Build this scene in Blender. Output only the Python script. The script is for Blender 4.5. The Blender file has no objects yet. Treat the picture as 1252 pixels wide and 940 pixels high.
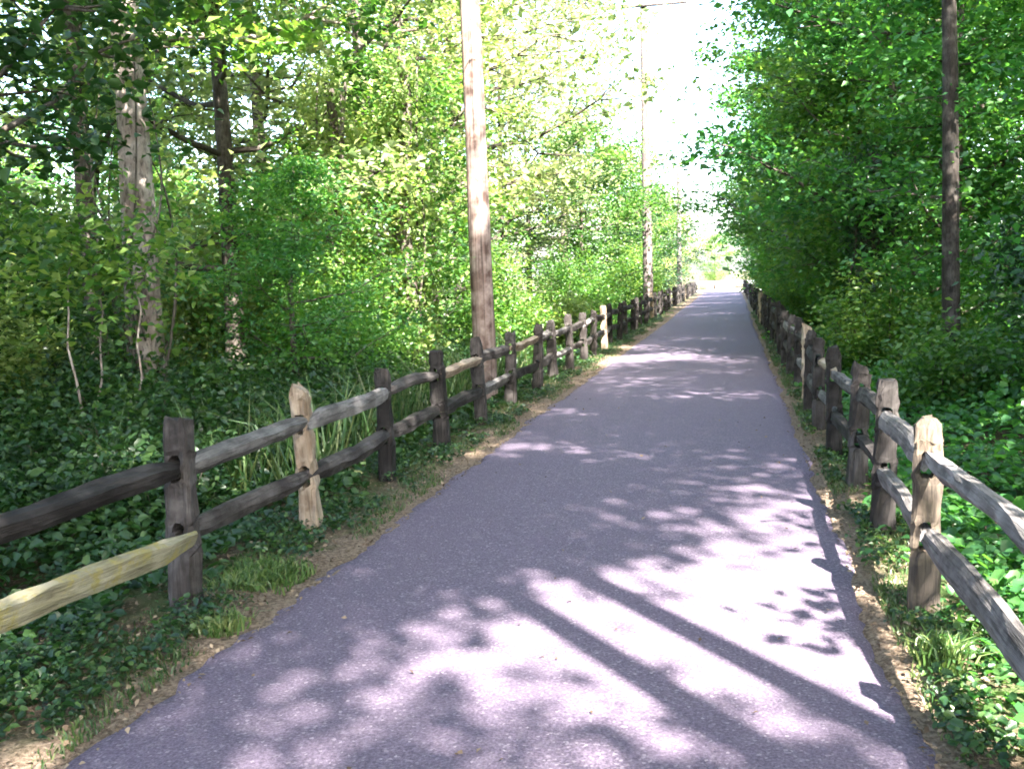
import bpy, bmesh, math, random
import numpy as np
from mathutils import Vector, Matrix, Quaternion

scene = bpy.context.scene
# ------------------------------------------------------------------ camera
CAM_H = 1.6
yaw, pitch, roll = math.radians(12.75), math.radians(6.25), math.radians(1.6)
fwd = Vector((-math.sin(yaw) * math.cos(pitch), math.cos(yaw) * math.cos(pitch), -math.sin(pitch)))
rgt = Vector((math.cos(yaw), math.sin(yaw), 0))
upv = rgt.cross(fwd)
r2 = rgt * math.cos(roll) - upv * math.sin(roll)
u2 = upv * math.cos(roll) + rgt * math.sin(roll)
cam_d = bpy.data.cameras.new('camera')
cam = bpy.data.objects.new('camera', cam_d)
scene.collection.objects.link(cam)
cam.matrix_world = Matrix(((r2.x, u2.x, -fwd.x, 0), (r2.y, u2.y, -fwd.y, 0), (r2.z, u2.z, -fwd.z, CAM_H), (0, 0, 0, 1)))
cam_d.sensor_width = 36.0
cam_d.lens = 36.0 * 1200 / 1252
cam_d.clip_start = 0.05
cam_d.clip_end = 5000
scene.camera = cam
# ------------------------------------------------------------------ sky and sun
SUN_EL = math.radians(47)
SUN_XY = Vector((0.50, -0.866)).normalized()          # towards the sun: behind and to the right of the viewer
world = bpy.data.worlds.new('World')
scene.world = world
world.use_nodes = True
wn = world.node_tree
wn.nodes.clear()
sky = wn.nodes.new('ShaderNodeTexSky')
sky.sky_type = 'NISHITA'
sky.sun_disc = False
sky.sun_elevation = SUN_EL
sky.sun_rotation = math.atan2(SUN_XY.x, SUN_XY.y)
sky.air_density = 1.0
sky.dust_density = 2.5
sky.ozone_density = 1.0
bg = wn.nodes.new('ShaderNodeBackground')
bg.inputs['Strength'].default_value = 0.105
wo = wn.nodes.new('ShaderNodeOutputWorld')
wn.links.new(sky.outputs[0], bg.inputs[0])
wn.links.new(bg.outputs[0], wo.inputs[0])
sun_d = bpy.data.lights.new('sun', 'SUN')
sun_d.energy = 4.6
sun_d.angle = math.radians(0.53)
sun_d.color = (1.0, 0.95, 0.86)
sun = bpy.data.objects.new('sun', sun_d)
scene.collection.objects.link(sun)
sdir = Vector((SUN_XY.x * math.cos(SUN_EL), SUN_XY.y * math.cos(SUN_EL), math.sin(SUN_EL)))
sun.rotation_euler = sdir.to_track_quat('Z', 'Y').to_euler()
sun.location = sdir * 60
scene.view_settings.view_transform = 'Standard'
scene.view_settings.look = 'None'
scene.view_settings.gamma = 1.0
scene.view_settings.exposure = 3.75
scene.view_settings.use_curve_mapping = False
scene.render.engine = 'CYCLES'
cy = scene.cycles
cy.use_denoising = True
cy.max_bounces = 7
cy.diffuse_bounces = 4
cy.glossy_bounces = 2
cy.transmission_bounces = 4
cy.transparent_max_bounces = 4
cy.use_adaptive_sampling = True
cy.adaptive_threshold = 0.02
cy.filter_width = 1.8

RNG = np.random.default_rng(7)
random.seed(7)
COL = scene.collection

# ------------------------------------------------------------------ helpers
def tag(o, label=None, cat=None, group=None, kind=None):
    if label: o['label'] = label
    if cat: o['category'] = cat
    if group: o['group'] = group
    if kind: o['kind'] = kind
    return o

def link(name, mesh, mat=None, parent=None):
    o = bpy.data.objects.new(name, mesh)
    COL.objects.link(o)
    if mat is not None and not mesh.materials:
        mesh.materials.append(mat)
    if parent: o.parent = parent
    return o

def empty(name, loc, rz=0.0, scale=None):
    o = bpy.data.objects.new(name, None)
    COL.objects.link(o)
    o.location = loc
    o.rotation_euler = (0, 0, rz)
    if scale: o.scale = scale
    o.empty_display_size = 0.2
    return o

def tri_mesh(name, V, Fc, attr=None, smooth=False):
    """V (n,3) floats, Fc (m,k) ints with constant k"""
    me = bpy.data.meshes.new(name)
    V = np.asarray(V, np.float32); Fc = np.asarray(Fc, np.int32)
    m, k = Fc.shape
    me.vertices.add(len(V)); me.vertices.foreach_set('co', V.ravel())
    me.loops.add(m * k); me.loops.foreach_set('vertex_index', Fc.ravel())
    me.polygons.add(m)
    me.polygons.foreach_set('loop_start', np.arange(0, m * k, k, dtype=np.int32))
    me.polygons.foreach_set('loop_total', np.full(m, k, np.int32))
    if smooth:
        me.polygons.foreach_set('use_smooth', np.ones(m, bool))
    me.update(calc_edges=True)
    if attr is not None:
        a = me.attributes.new('rnd', 'FLOAT', 'POINT')
        a.data.foreach_set('value', np.asarray(attr, np.float32))
    return me

def sstep(a, b, x):
    t = np.clip((x - a) / (b - a), 0, 1)
    return t * t * (3 - 2 * t)

def gz(x, y):
    x = np.asarray(x, float); y = np.asarray(y, float)
    dl = np.maximum(0, -2.85 - x); dr = np.maximum(0, x - 1.0)
    far = 1 - sstep(74, 79, y)
    z = -0.30 * sstep(0, 1.6, dl) + np.minimum(0.05 * np.maximum(0, dl - 3.5), 1.2)
    z = z - 0.10 * sstep(0, 0.8, dr) + np.minimum(0.12 * np.maximum(0, dr - 0.8), 1.1)
    z = z + (0.06 * np.sin(x * 0.9 + 1.3) * np.sin(y * 0.55) + 0.03 * np.sin(x * 2.3 + y * 1.7)) * sstep(0.3, 1.5, dl + dr)
    return z * far

# ------------------------------------------------------------------ materials
def new_mat(name):
    m = bpy.data.materials.new(name)
    m.use_nodes = True
    nt = m.node_tree
    nt.nodes.clear()
    out = nt.nodes.new('ShaderNodeOutputMaterial')
    return m, nt, out

def node(nt, t, **kw):
    n = nt.nodes.new(t)
    for k, v in kw.items():
        if k.startswith('i_'):
            n.inputs[k[2:].replace('_', ' ')].default_value = v
        else:
            setattr(n, k, v)
    return n

def mixc(nt, fac, a, b, mode='MIX'):
    n = nt.nodes.new('ShaderNodeMix')
    n.data_type = 'RGBA'; n.blend_type = mode
    for sock, v in ((n.inputs[0], fac), (n.inputs[6], a), (n.inputs[7], b)):
        if isinstance(v, bpy.types.NodeSocket): nt.links.new(v, sock)
        elif isinstance(v, (int, float)): sock.default_value = v
        else: sock.default_value = (*v, 1)
    return n.outputs[2]

def ramp(nt, src, p0, p1, c0=(0, 0, 0), c1=(1, 1, 1)):
    n = nt.nodes.new('ShaderNodeValToRGB')
    n.color_ramp.elements[0].position = p0; n.color_ramp.elements[1].position = p1
    n.color_ramp.elements[0].color = (*c0, 1); n.color_ramp.elements[1].color = (*c1, 1)
    nt.links.new(src, n.inputs[0])
    return n.outputs[0]

def noise(nt, vec, scale, detail=4, rough=0.55):
    n = nt.nodes.new('ShaderNodeTexNoise')
    n.inputs['Scale'].default_value = scale
    n.inputs['Detail'].default_value = detail
    n.inputs['Roughness'].default_value = rough
    if vec is not None: nt.links.new(vec, n.inputs['Vector'])
    return n.outputs['Fac']

def leaf_mat(name, dark, mid, light, trans, tfac=0.42, rough=0.40):
    m, nt, out = new_mat(name)
    at = node(nt, 'ShaderNodeAttribute', attribute_name='rnd')
    oi = node(nt, 'ShaderNodeObjectInfo')
    add = node(nt, 'ShaderNodeMath', operation='MULTIPLY_ADD')
    nt.links.new(oi.outputs['Random'], add.inputs[0]); add.inputs[1].default_value = 0.3
    sub = node(nt, 'ShaderNodeMath', operation='SUBTRACT'); sub.inputs[1].default_value = 0.15
    nt.links.new(at.outputs['Fac'], sub.inputs[0]); nt.links.new(sub.outputs[0], add.inputs[2])
    r = nt.nodes.new('ShaderNodeValToRGB')
    cr = r.color_ramp
    cr.elements[0].position = 0.0; cr.elements[0].color = (*dark, 1)
    cr.elements[1].position = 1.0; cr.elements[1].color = (*light, 1)
    e = cr.elements.new(0.5); e.color = (*mid, 1)
    nt.links.new(add.outputs[0], r.inputs[0])
    p = node(nt, 'ShaderNodeBsdfPrincipled')
    p.inputs['Roughness'].default_value = rough
    p.inputs['Specular IOR Level'].default_value = 0.5
    nt.links.new(r.outputs[0], p.inputs['Base Color'])
    t = node(nt, 'ShaderNodeBsdfTranslucent')
    tc = mixc(nt, 1.0, r.outputs[0], trans, 'MULTIPLY')
    nt.links.new(tc, t.inputs[0])
    mx = node(nt, 'ShaderNodeMixShader'); mx.inputs[0].default_value = tfac
    nt.links.new(p.outputs[0], mx.inputs[1]); nt.links.new(t.outputs[0], mx.inputs[2])
    nt.links.new(mx.outputs[0], out.inputs[0])
    return m

M = {}
M['leaf'] = leaf_mat('broad_leaf', (0.024, 0.074, 0.018), (0.062, 0.150, 0.030), (0.200, 0.275, 0.070), (1.9, 1.9, 0.9), 0.48)
M['leaf_yellow'] = leaf_mat('sun_toned_leaf', (0.060, 0.125, 0.030), (0.150, 0.225, 0.070), (0.320, 0.360, 0.150), (1.9, 1.8, 1.1), 0.48)  # lit leaves: sunlight and its wash-out put into the colour
M['leaf_cool'] = leaf_mat('cool_leaf', (0.022, 0.085, 0.030), (0.048, 0.150, 0.045), (0.125, 0.250, 0.055), (1.9, 2.0, 0.8), 0.48)
M['leaf_shade'] = leaf_mat('shade_toned_leaf', (0.010, 0.034, 0.011), (0.024, 0.068, 0.019), (0.100, 0.165, 0.040), (1.6, 1.7, 0.8), 0.36)  # darker leaf copy: shade of the undergrowth put into the colour
M['leaf_sunwash'] = leaf_mat('sun_washed_leaf', (0.075, 0.130, 0.035), (0.190, 0.240, 0.110), (0.380, 0.395, 0.220), (1.7, 1.6, 1.2), 0.48)  # overexposed look of sunlit leaves painted into a whiter leaf colour
M['leaf_dark'] = leaf_mat('evergreen_leaf', (0.012, 0.040, 0.018), (0.022, 0.062, 0.026), (0.045, 0.100, 0.035), (1.2, 1.4, 0.8), 0.2, 0.4)
M['grass'] = leaf_mat('grass_blade', (0.045, 0.095, 0.025), (0.085, 0.150, 0.035), (0.200, 0.220, 0.080), (1.3, 1.4, 0.8), 0.3)
M['grass_short'] = leaf_mat('short_grass_blade', (0.022, 0.060, 0.017), (0.045, 0.095, 0.026), (0.115, 0.135, 0.050), (1.3, 1.4, 0.8), 0.3)
M['dry_leaf'] = leaf_mat('dry_leaf', (0.070, 0.042, 0.026), (0.150, 0.100, 0.062), (0.300, 0.225, 0.155), (1.0, 0.9, 0.7), 0.15, 0.8)

def wood_mat(name, dark, mid, light, stretch=0.06, scale=22, moss=None, rnd=0.5, crack=0.6):
    m, nt, out = new_mat(name)
    tc = node(nt, 'ShaderNodeTexCoord')
    oi = node(nt, 'ShaderNodeObjectInfo')
    ofs = node(nt, 'ShaderNodeVectorMath', operation='ADD')
    nt.links.new(tc.outputs['Object'], ofs.inputs[0])
    sc = node(nt, 'ShaderNodeVectorMath', operation='SCALE'); sc.inputs['Scale'].default_value = 30
    cmb = node(nt, 'ShaderNodeCombineXYZ')
    for i in range(3): nt.links.new(oi.outputs['Random'], cmb.inputs[i])
    nt.links.new(cmb.outputs[0], sc.inputs[0]); nt.links.new(sc.outputs[0], ofs.inputs[1])
    mp = node(nt, 'ShaderNodeMapping'); mp.inputs['Scale'].default_value = (1, 1, stretch)
    nt.links.new(ofs.outputs[0], mp.inputs[0])
    g1 = noise(nt, mp.outputs[0], scale * 3, 5, 0.65)
    g2 = noise(nt, mp.outputs[0], scale, 4, 0.6)
    g3 = noise(nt, ofs.outputs[0], 5, 4, 0.6)
    c = mixc(nt, ramp(nt, g2, 0.33, 0.66), dark, mid)
    c = mixc(nt, ramp(nt, g3, 0.42, 0.68), c, light)
    c = mixc(nt, ramp(nt, g1, 0.38, 0.50, (1, 1, 1), (0, 0, 0)), c, mixc(nt, crack, c, (0.012, 0.010, 0.009)))
    if moss:
        c = mixc(nt, ramp(nt, noise(nt, ofs.outputs[0], 9, 5, 0.7), 0.50, 0.60), c, moss)
    br = node(nt, 'ShaderNodeMapRange'); br.inputs[3].default_value = 1 - rnd; br.inputs[4].default_value = 1 + rnd * 0.5
    nt.links.new(oi.outputs['Random'], br.inputs[0])
    c = mixc(nt, 1.0, c, br.outputs[0], 'MULTIPLY')
    p = node(nt, 'ShaderNodeBsdfPrincipled'); p.inputs['Roughness'].default_value = 0.85
    p.inputs['Specular IOR Level'].default_value = 0.2
    nt.links.new(c, p.inputs['Base Color'])
    b = node(nt, 'ShaderNodeBump'); b.inputs['Strength'].default_value = 0.7; b.inputs['Distance'].default_value = 0.012
    hsum = node(nt, 'ShaderNodeMath', operation='ADD'); nt.links.new(g1, hsum.inputs[0]); nt.links.new(g2, hsum.inputs[1])
    nt.links.new(hsum.outputs[0], b.inputs['Height']); nt.links.new(b.outputs[0], p.inputs['Normal'])
    nt.links.new(p.outputs[0], out.inputs[0])
    return m

M['wood'] = wood_mat('weathered_wood', (0.016, 0.013, 0.013), (0.040, 0.033, 0.031), (0.090, 0.078, 0.075))
M['wood_grey'] = wood_mat('silver_grey_wood', (0.060, 0.053, 0.052), (0.13, 0.118, 0.115), (0.22, 0.20, 0.196), rnd=0.25)
M['wood_tan'] = wood_mat('split_tan_wood', (0.15, 0.10, 0.065), (0.32, 0.235, 0.17), (0.48, 0.385, 0.30), rnd=0.2, crack=0.35)
M['wood_brown'] = wood_mat('brown_wood', (0.030, 0.023, 0.019), (0.068, 0.055, 0.045), (0.15, 0.115, 0.085), rnd=0.1)
M['wood_moss'] = wood_mat('lichen_wood', (0.17, 0.15, 0.095), (0.25, 0.225, 0.14), (0.33, 0.30, 0.22), moss=(0.25, 0.21, 0.075), rnd=0.1, crack=0.25)
M['pole'] = wood_mat('pole_wood', (0.075, 0.040, 0.032), (0.28, 0.195, 0.168), (0.42, 0.325, 0.295), stretch=0.02, scale=11, rnd=0.15)
M['pole_dark'] = wood_mat('greyed_pole_wood', (0.055, 0.042, 0.040), (0.13, 0.105, 0.10), (0.20, 0.17, 0.165), stretch=0.02, scale=11, rnd=0.1)
M['bark'] = wood_mat('bark', (0.035, 0.027, 0.022), (0.085, 0.068, 0.056), (0.17, 0.145, 0.125), stretch=0.25, scale=14, rnd=0.45)
M['bark_dark'] = wood_mat('dark_bark', (0.018, 0.014, 0.012), (0.045, 0.036, 0.031), (0.11, 0.095, 0.085), stretch=0.25, scale=14, rnd=0.1)
M['bark_pale'] = wood_mat('pale_bark', (0.17, 0.13, 0.11), (0.32, 0.25, 0.22), (0.46, 0.39, 0.36), stretch=0.3, scale=9, rnd=0.3)  # sunshine on the big trunk is painted into this bark colour

def plain(name, col, rough=0.5, metal=0.0):
    m, nt, out = new_mat(name)
    p = node(nt, 'ShaderNodeBsdfPrincipled')
    tc = node(nt, 'ShaderNodeTexCoord')
    c = mixc(nt, ramp(nt, noise(nt, tc.outputs['Object'], 6, 4), 0.3, 0.7), [v * 0.75 for v in col], [min(1, v * 1.15) for v in col])
    nt.links.new(c, p.inputs['Base Color'])
    p.inputs['Roughness'].default_value = rough; p.inputs['Metallic'].default_value = metal
    nt.links.new(p.outputs[0], out.inputs[0])
    return m
M['steel'] = plain('galvanised_steel', (0.45, 0.46, 0.47), 0.45, 0.8)
M['ceramic'] = plain('insulator_ceramic', (0.18, 0.10, 0.07), 0.25)
M['concrete'] = plain('concrete', (0.48, 0.46, 0.43), 0.9)

def ground_mat():
    m, nt, out = new_mat('woodland_ground')
    geo = node(nt, 'ShaderNodeNewGeometry')
    pos = geo.outputs['Position']
    n1 = noise(nt, pos, 1.1, 5, 0.6); n2 = noise(nt, pos, 9, 6, 0.7); n3 = noise(nt, pos, 45, 4, 0.7); n4 = noise(nt, pos, 3.0, 5, 0.65)
    c = mixc(nt, ramp(nt, n2, 0.35, 0.65), (0.045, 0.032, 0.022), (0.115, 0.084, 0.060))
    c = mixc(nt, ramp(nt, n3, 0.52, 0.62), c, (0.22, 0.165, 0.115))
    c = mixc(nt, ramp(nt, n1, 0.42, 0.60), c, (0.045, 0.075, 0.024))
    # worn sandy strip beside the asphalt
    sx = node(nt, 'ShaderNodeSeparateXYZ'); nt.links.new(pos, sx.inputs[0])
    ax = node(nt, 'ShaderNodeMath', operation='ADD'); ax.inputs[1].default_value = 0.83
    nt.links.new(sx.outputs[0], ax.inputs[0])
    ab = node(nt, 'ShaderNodeMath', operation='ABSOLUTE'); nt.links.new(ax.outputs[0], ab.inputs[0])
    wob = node(nt, 'ShaderNodeMath', operation='MULTIPLY_ADD'); nt.links.new(n4, wob.inputs[0]); wob.inputs[1].default_value = 0.9
    nt.links.new(ab.outputs[0], wob.inputs[2])
    strip = ramp(nt, wob.outputs[0], 0.55, 0.55)
    mr = node(nt, 'ShaderNodeMapRange'); mr.inputs[1].default_value = 2.25; mr.inputs[2].default_value = 1.95
    mr.clamp = True
    nt.links.new(wob.outputs[0], mr.inputs[0])
    sand = mixc(nt, ramp(nt, n3, 0.40, 0.62), (0.095, 0.066, 0.047), (0.24, 0.18, 0.135))
    c = mixc(nt, mr.outputs[0], c, sand)
    p = node(nt, 'ShaderNodeBsdfPrincipled'); p.inputs['Roughness'].default_value = 0.95
    p.inputs['Specular IOR Level'].default_value = 0.1
    nt.links.new(c, p.inputs['Base Color'])
    b = node(nt, 'ShaderNodeBump'); b.inputs['Strength'].default_value = 0.8; b.inputs['Distance'].default_value = 0.03
    nt.links.new(n3, b.inputs['Height']); nt.links.new(b.outputs[0], p.inputs['Normal'])
    nt.links.new(p.outputs[0], out.inputs[0])
    return m

def asphalt_mat():
    m, nt, out = new_mat('asphalt')
    geo = node(nt, 'ShaderNodeNewGeometry'); pos = geo.outputs['Position']
    v = node(nt, 'ShaderNodeTexVoronoi'); v.inputs['Scale'].default_value = 95
    nt.links.new(pos, v.inputs['Vector'])
    n1 = noise(nt, pos, 85, 4, 0.8); n2 = noise(nt, pos, 1.3, 5, 0.6); n3 = noise(nt, pos, 18, 4, 0.65)
    c = mixc(nt, ramp(nt, n1, 0.40, 0.62), (0.056, 0.042, 0.064), (0.155, 0.121, 0.165))
    c = mixc(nt, ramp(nt, v.outputs['Color'], 0.78, 1.0), c, (0.29, 0.245, 0.28))
    c = mixc(nt, ramp(nt, n2, 0.3, 0.7), mixc(nt, 0.22, c, (0.090, 0.064, 0.110)), c)
    c = mixc(nt, ramp(nt, n3, 0.55, 0.75), c, mixc(nt, 0.25, c, (0.26, 0.21, 0.24)))
    p = node(nt, 'ShaderNodeBsdfPrincipled'); p.inputs['Roughness'].default_value = 0.8
    p.inputs['Specular IOR Level'].default_value = 0.3
    nt.links.new(c, p.inputs['Base Color'])
    b = node(nt, 'ShaderNodeBump'); b.inputs['Strength'].default_value = 0.6; b.inputs['Distance'].default_value = 0.006
    nt.links.new(v.outputs['Distance'], b.inputs['Height']); nt.links.new(b.outputs[0], p.inputs['Normal'])
    nt.links.new(p.outputs[0], out.inputs[0])
    return m
M['ground'] = ground_mat()
M['asphalt'] = asphalt_mat()

# ------------------------------------------------------------------ the setting
def axis(*segs):
    v = []
    for a, b, s in segs:
        n = max(1, int(round((b - a) / s)))
        v += list(np.linspace(a, b, n, endpoint=False))
    v.append(segs[-1][1])
    return np.array(v)
gx = axis((-1500, -100, 200), (-100, -20, 10), (-20, -6, 0.7), (-6, -2.0, 0.12), (-2.0, 0.5, 0.5), (0.5, 2.6, 0.12), (2.6, 16, 0.7), (16, 100, 12), (100, 1500, 200))
gy = axis((-60, -6, 6), (-6, 1, 1.0), (1, 18, 0.14), (18, 40, 0.4), (40, 100, 1.5), (100, 300, 20), (300, 2500, 200))
XX, YY = np.meshgrid(gx, gy)
ZZ = gz(XX, YY)
verge = np.where((XX < -2.08) | (XX > 0.58), 1.0, 0.0) * (1 - sstep(74, 78, YY))
ZZ = ZZ + verge * RNG.uniform(-0.012, 0.022, XX.shape) * (np.abs(XX + 0.8) < 8)
ZZ = np.where(verge > 0, ZZ, np.minimum(ZZ, -0.03))
nx, ny = len(gx), len(gy)
ii = (np.arange(ny - 1)[:, None] * nx + np.arange(nx - 1)[None, :]).ravel()
gm = tri_mesh('ground', np.stack([XX, YY, ZZ], -1).reshape(-1, 3), np.stack([ii, ii + 1, ii + nx + 1, ii + nx], 1), smooth=True)
tag(link('ground', gm, M['ground']), 'leaf littered woodland floor and verges either side of the path', kind='structure')

# asphalt path, ragged edges that drop to the verge
py = axis((-20, 1, 1.0), (1, 20, 0.07), (20, 78, 0.4))
jl = np.convolve(RNG.normal(0, 1, len(py) + 8), np.ones(9) / 9, 'valid') * 0.06 + RNG.normal(0, 0.010, len(py))
jr = np.convolve(RNG.normal(0, 1, len(py) + 8), np.ones(9) / 9, 'valid') * 0.06 + RNG.normal(0, 0.010, len(py))
xl = -2.17 + 0.10 * sstep(5, 30, py) + jl
xr = 0.59 + 0.05 * sstep(15, 60, py) + jr
cols = []
for k, (t, z) in enumerate(((-0.05, -0.035), (0, 0.012), (0.03, 0.020), (0.25, 0.028), (0.5, 0.034), (0.75, 0.028), (0.97, 0.020), (1, 0.012), (1.05, -0.035))):
    if k == 0: x = xl - 0.05
    elif k == 8: x = xr + 0.05
    else: x = xl + (xr - xl) * t
    cols.append(np.stack([x, py, np.full_like(py, z)], -1))
PV = np.stack(cols, 1)
n = 9
ii = (np.arange(len(py) - 1)[:, None] * n + np.arange(n - 1)[None, :]).ravel()
pm = tri_mesh('path', PV.reshape(-1, 3), np.stack([ii, ii + 1, ii + n + 1, ii + n], 1), smooth=True)
tag(link('path', pm, M['asphalt']), 'straight purplish grey asphalt path running to the far light', kind='structure')

# crossing road at the end of the path
def box_mesh(name, x0, x1, y0, y1, z0, z1):
    V = [(x, y, z) for z in (z0, z1) for y in (y0, y1) for x in (x0, x1)]
    Fq = [(0, 2, 3, 1), (4, 5, 7, 6), (0, 1, 5, 4), (2, 6, 7, 3), (0, 4, 6, 2), (1, 3, 7, 5)]
    return tri_mesh(name, V, Fq)
tag(link('road', box_mesh('road', -60, 60, 77.9, 86, -0.2, 0.02), M['concrete']), 'pale sunlit road crossing the end of the path', kind='structure')

# ------------------------------------------------------------------ split rail fences
def post_mesh(name, rng, h=0.92, w=0.125, d=0.105, slots=((0.30, 0.44), (0.64, 0.77)), sw=0.058, top='round'):
    """squared, weathered post (long axis z) with two through mortises along y"""
    zs = [-0.25, 0.0, 0.1]
    for a, b in slots:
        zs += [a - 0.03, a, a + 0.02, (a + b) / 2, b - 0.02, b, b + 0.03]
    zs += [h - 0.10, h - 0.035, h]
    zs = sorted(set(round(z, 4) for z in zs))
    # loop positions around the section: x index, y sign; chamfered corners
    fx = [-0.5, -0.40, None, None, 0.40, 0.5]
    bm = bmesh.new()
    rings = []
    lean = rng.normal(0, 0.012, 2)
    twist = rng.normal(0, 0.03)
    for z in zs:
        t = z / h
        k = 1.10 - 0.16 * max(0, t)
        cap = 1.0
        if z > h - 0.05: cap = {'round': (0.84, 0.60), 'slant': (0.95, 0.86), 'flat': (0.97, 0.90)}.get(top, (0.9, 0.8))[0 if z < h - 0.001 else 1]
        ww, dd = w * k * cap, d * k * cap
        s2 = sw / 2
        for a, b in slots:                      # rounded slot ends
            if abs(z - a) < 1e-6 or abs(z - b) < 1e-6: s2 = sw * 0.30
        s2 = min(s2, ww * 0.33)
        oy = []
        sec = [(-ww / 2, -dd * 0.36), (-ww * 0.36, -dd / 2), (-s2, -dd / 2 - 0.004), (s2, -dd / 2 - 0.004), (ww * 0.36, -dd / 2), (ww / 2, -dd * 0.36),
               (ww / 2, dd * 0.36), (ww * 0.36, dd / 2), (s2, dd / 2 + 0.004), (-s2, dd / 2 + 0.004), (-ww * 0.36, dd / 2), (-ww / 2, dd * 0.36)]
        ring = []
        a = twist * t
        for q, (x, y) in enumerate(sec):
            zz = z
            if top == 'slant' and z > h - 0.05: zz = z - 0.07 * (x / w + 0.5)
            if top == 'point' and z > h - 0.001 : zz = z + 0.03
            jx, jy = rng.normal(0, 0.0055, 2)
            ring.append(bm.verts.new((x * math.cos(a) - y * math.sin(a) + lean[0] * t + jx, x * math.sin(a) + y * math.cos(a) + lean[1] * t + jy, zz + (rng.normal(0, 0.008) if z > h - 0.2 else 0))))
        rings.append(ring)
    N = 12
    inslot = lambda za, zb: any(za >= a - 1e-6 and zb <= b + 1e-6 for a, b in slots)
    for i in range(len(zs) - 1):
        for q in range(N):
            if q in (2, 8) and inslot(zs[i], zs[i + 1]): continue
            r = (q + 1) % N
            bm.faces.new((rings[i][q], rings[i][r], rings[i + 1][r], rings[i + 1][q]))
        if inslot(zs[i], zs[i + 1]):            # cheeks of the mortise
            A, B = rings[i], rings[i + 1]
            bm.faces.new((A[2], B[2], B[9], A[9])); bm.faces.new((A[3], A[8], B[8], B[3]))
    for a, b in slots:
        i0 = min(range(len(zs)), key=lambda i: abs(zs[i] - a)); i1 = min(range(len(zs)), key=lambda i: abs(zs[i] - b))
        bm.faces.new((rings[i0][2], rings[i0][3], rings[i0][8], rings[i0][9]))
        bm.faces.new((rings[i1][9], rings[i1][8], rings[i1][3], rings[i1][2]))
    bm.faces.new(rings[-1]); bm.faces.new(list(reversed(rings[0])))
    bmesh.ops.recalc_face_normals(bm, faces=bm.faces)
    me = bpy.data.meshes.new(name); bm.to_mesh(me); bm.free()
    return me

def rail_mesh(name, rng, L, hgt=0.125, thk=0.075):
    """split rail, long axis z, height along x, thickness along y; tapered tenons"""
    n = 13
    bm = bmesh.new(); rings = []
    bow = rng.normal(0, 0.012, 2)
    ph = rng.uniform(0, 6.28, 2)
    prof = []
    for px, py_ in ((0.50, -0.42), (0.50, 0.10), (0.40, 0.52), (0.0, 0.56), (-0.44, 0.34), (-0.52, -0.10), (-0.30, -0.46), (0.20, -0.56)):
        prof.append((px + rng.normal(0, 0.05), py_ + rng.normal(0, 0.06)))
    for i in range(n):
        t = i / (n - 1)
        s = min(t, 1 - t)
        tap = 0.58 + 0.42 * float(sstep(0.02, 0.16, s))
        tapy = 0.42 + 0.58 * float(sstep(0.02, 0.14, s))
        ox = bow[0] * math.sin(math.pi * t) + 0.008 * math.sin(7 * t + ph[0]); oy = bow[1] * math.sin(math.pi * t) + 0.006 * math.sin(6 * t + ph[1])
        ring = [bm.verts.new((ox + px * hgt * tap + rng.normal(0, 0.0035), oy + py_ * thk * tapy + rng.normal(0, 0.003), L * (t - 0.5))) for px, py_ in prof]
        rings.append(ring)
    for i in range(n - 1):
        for q in range(8):
            r = (q + 1) % 8
            bm.faces.new((rings[i][q], rings[i][r], rings[i + 1][r], rings[i + 1][q]))
    bm.faces.new(rings[-1]); bm.faces.new(list(reversed(rings[0])))
    bmesh.ops.recalc_face_normals(bm, faces=bm.faces)
    me = bpy.data.meshes.new(name); bm.to_mesh(me); bm.free()
    return me

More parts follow.
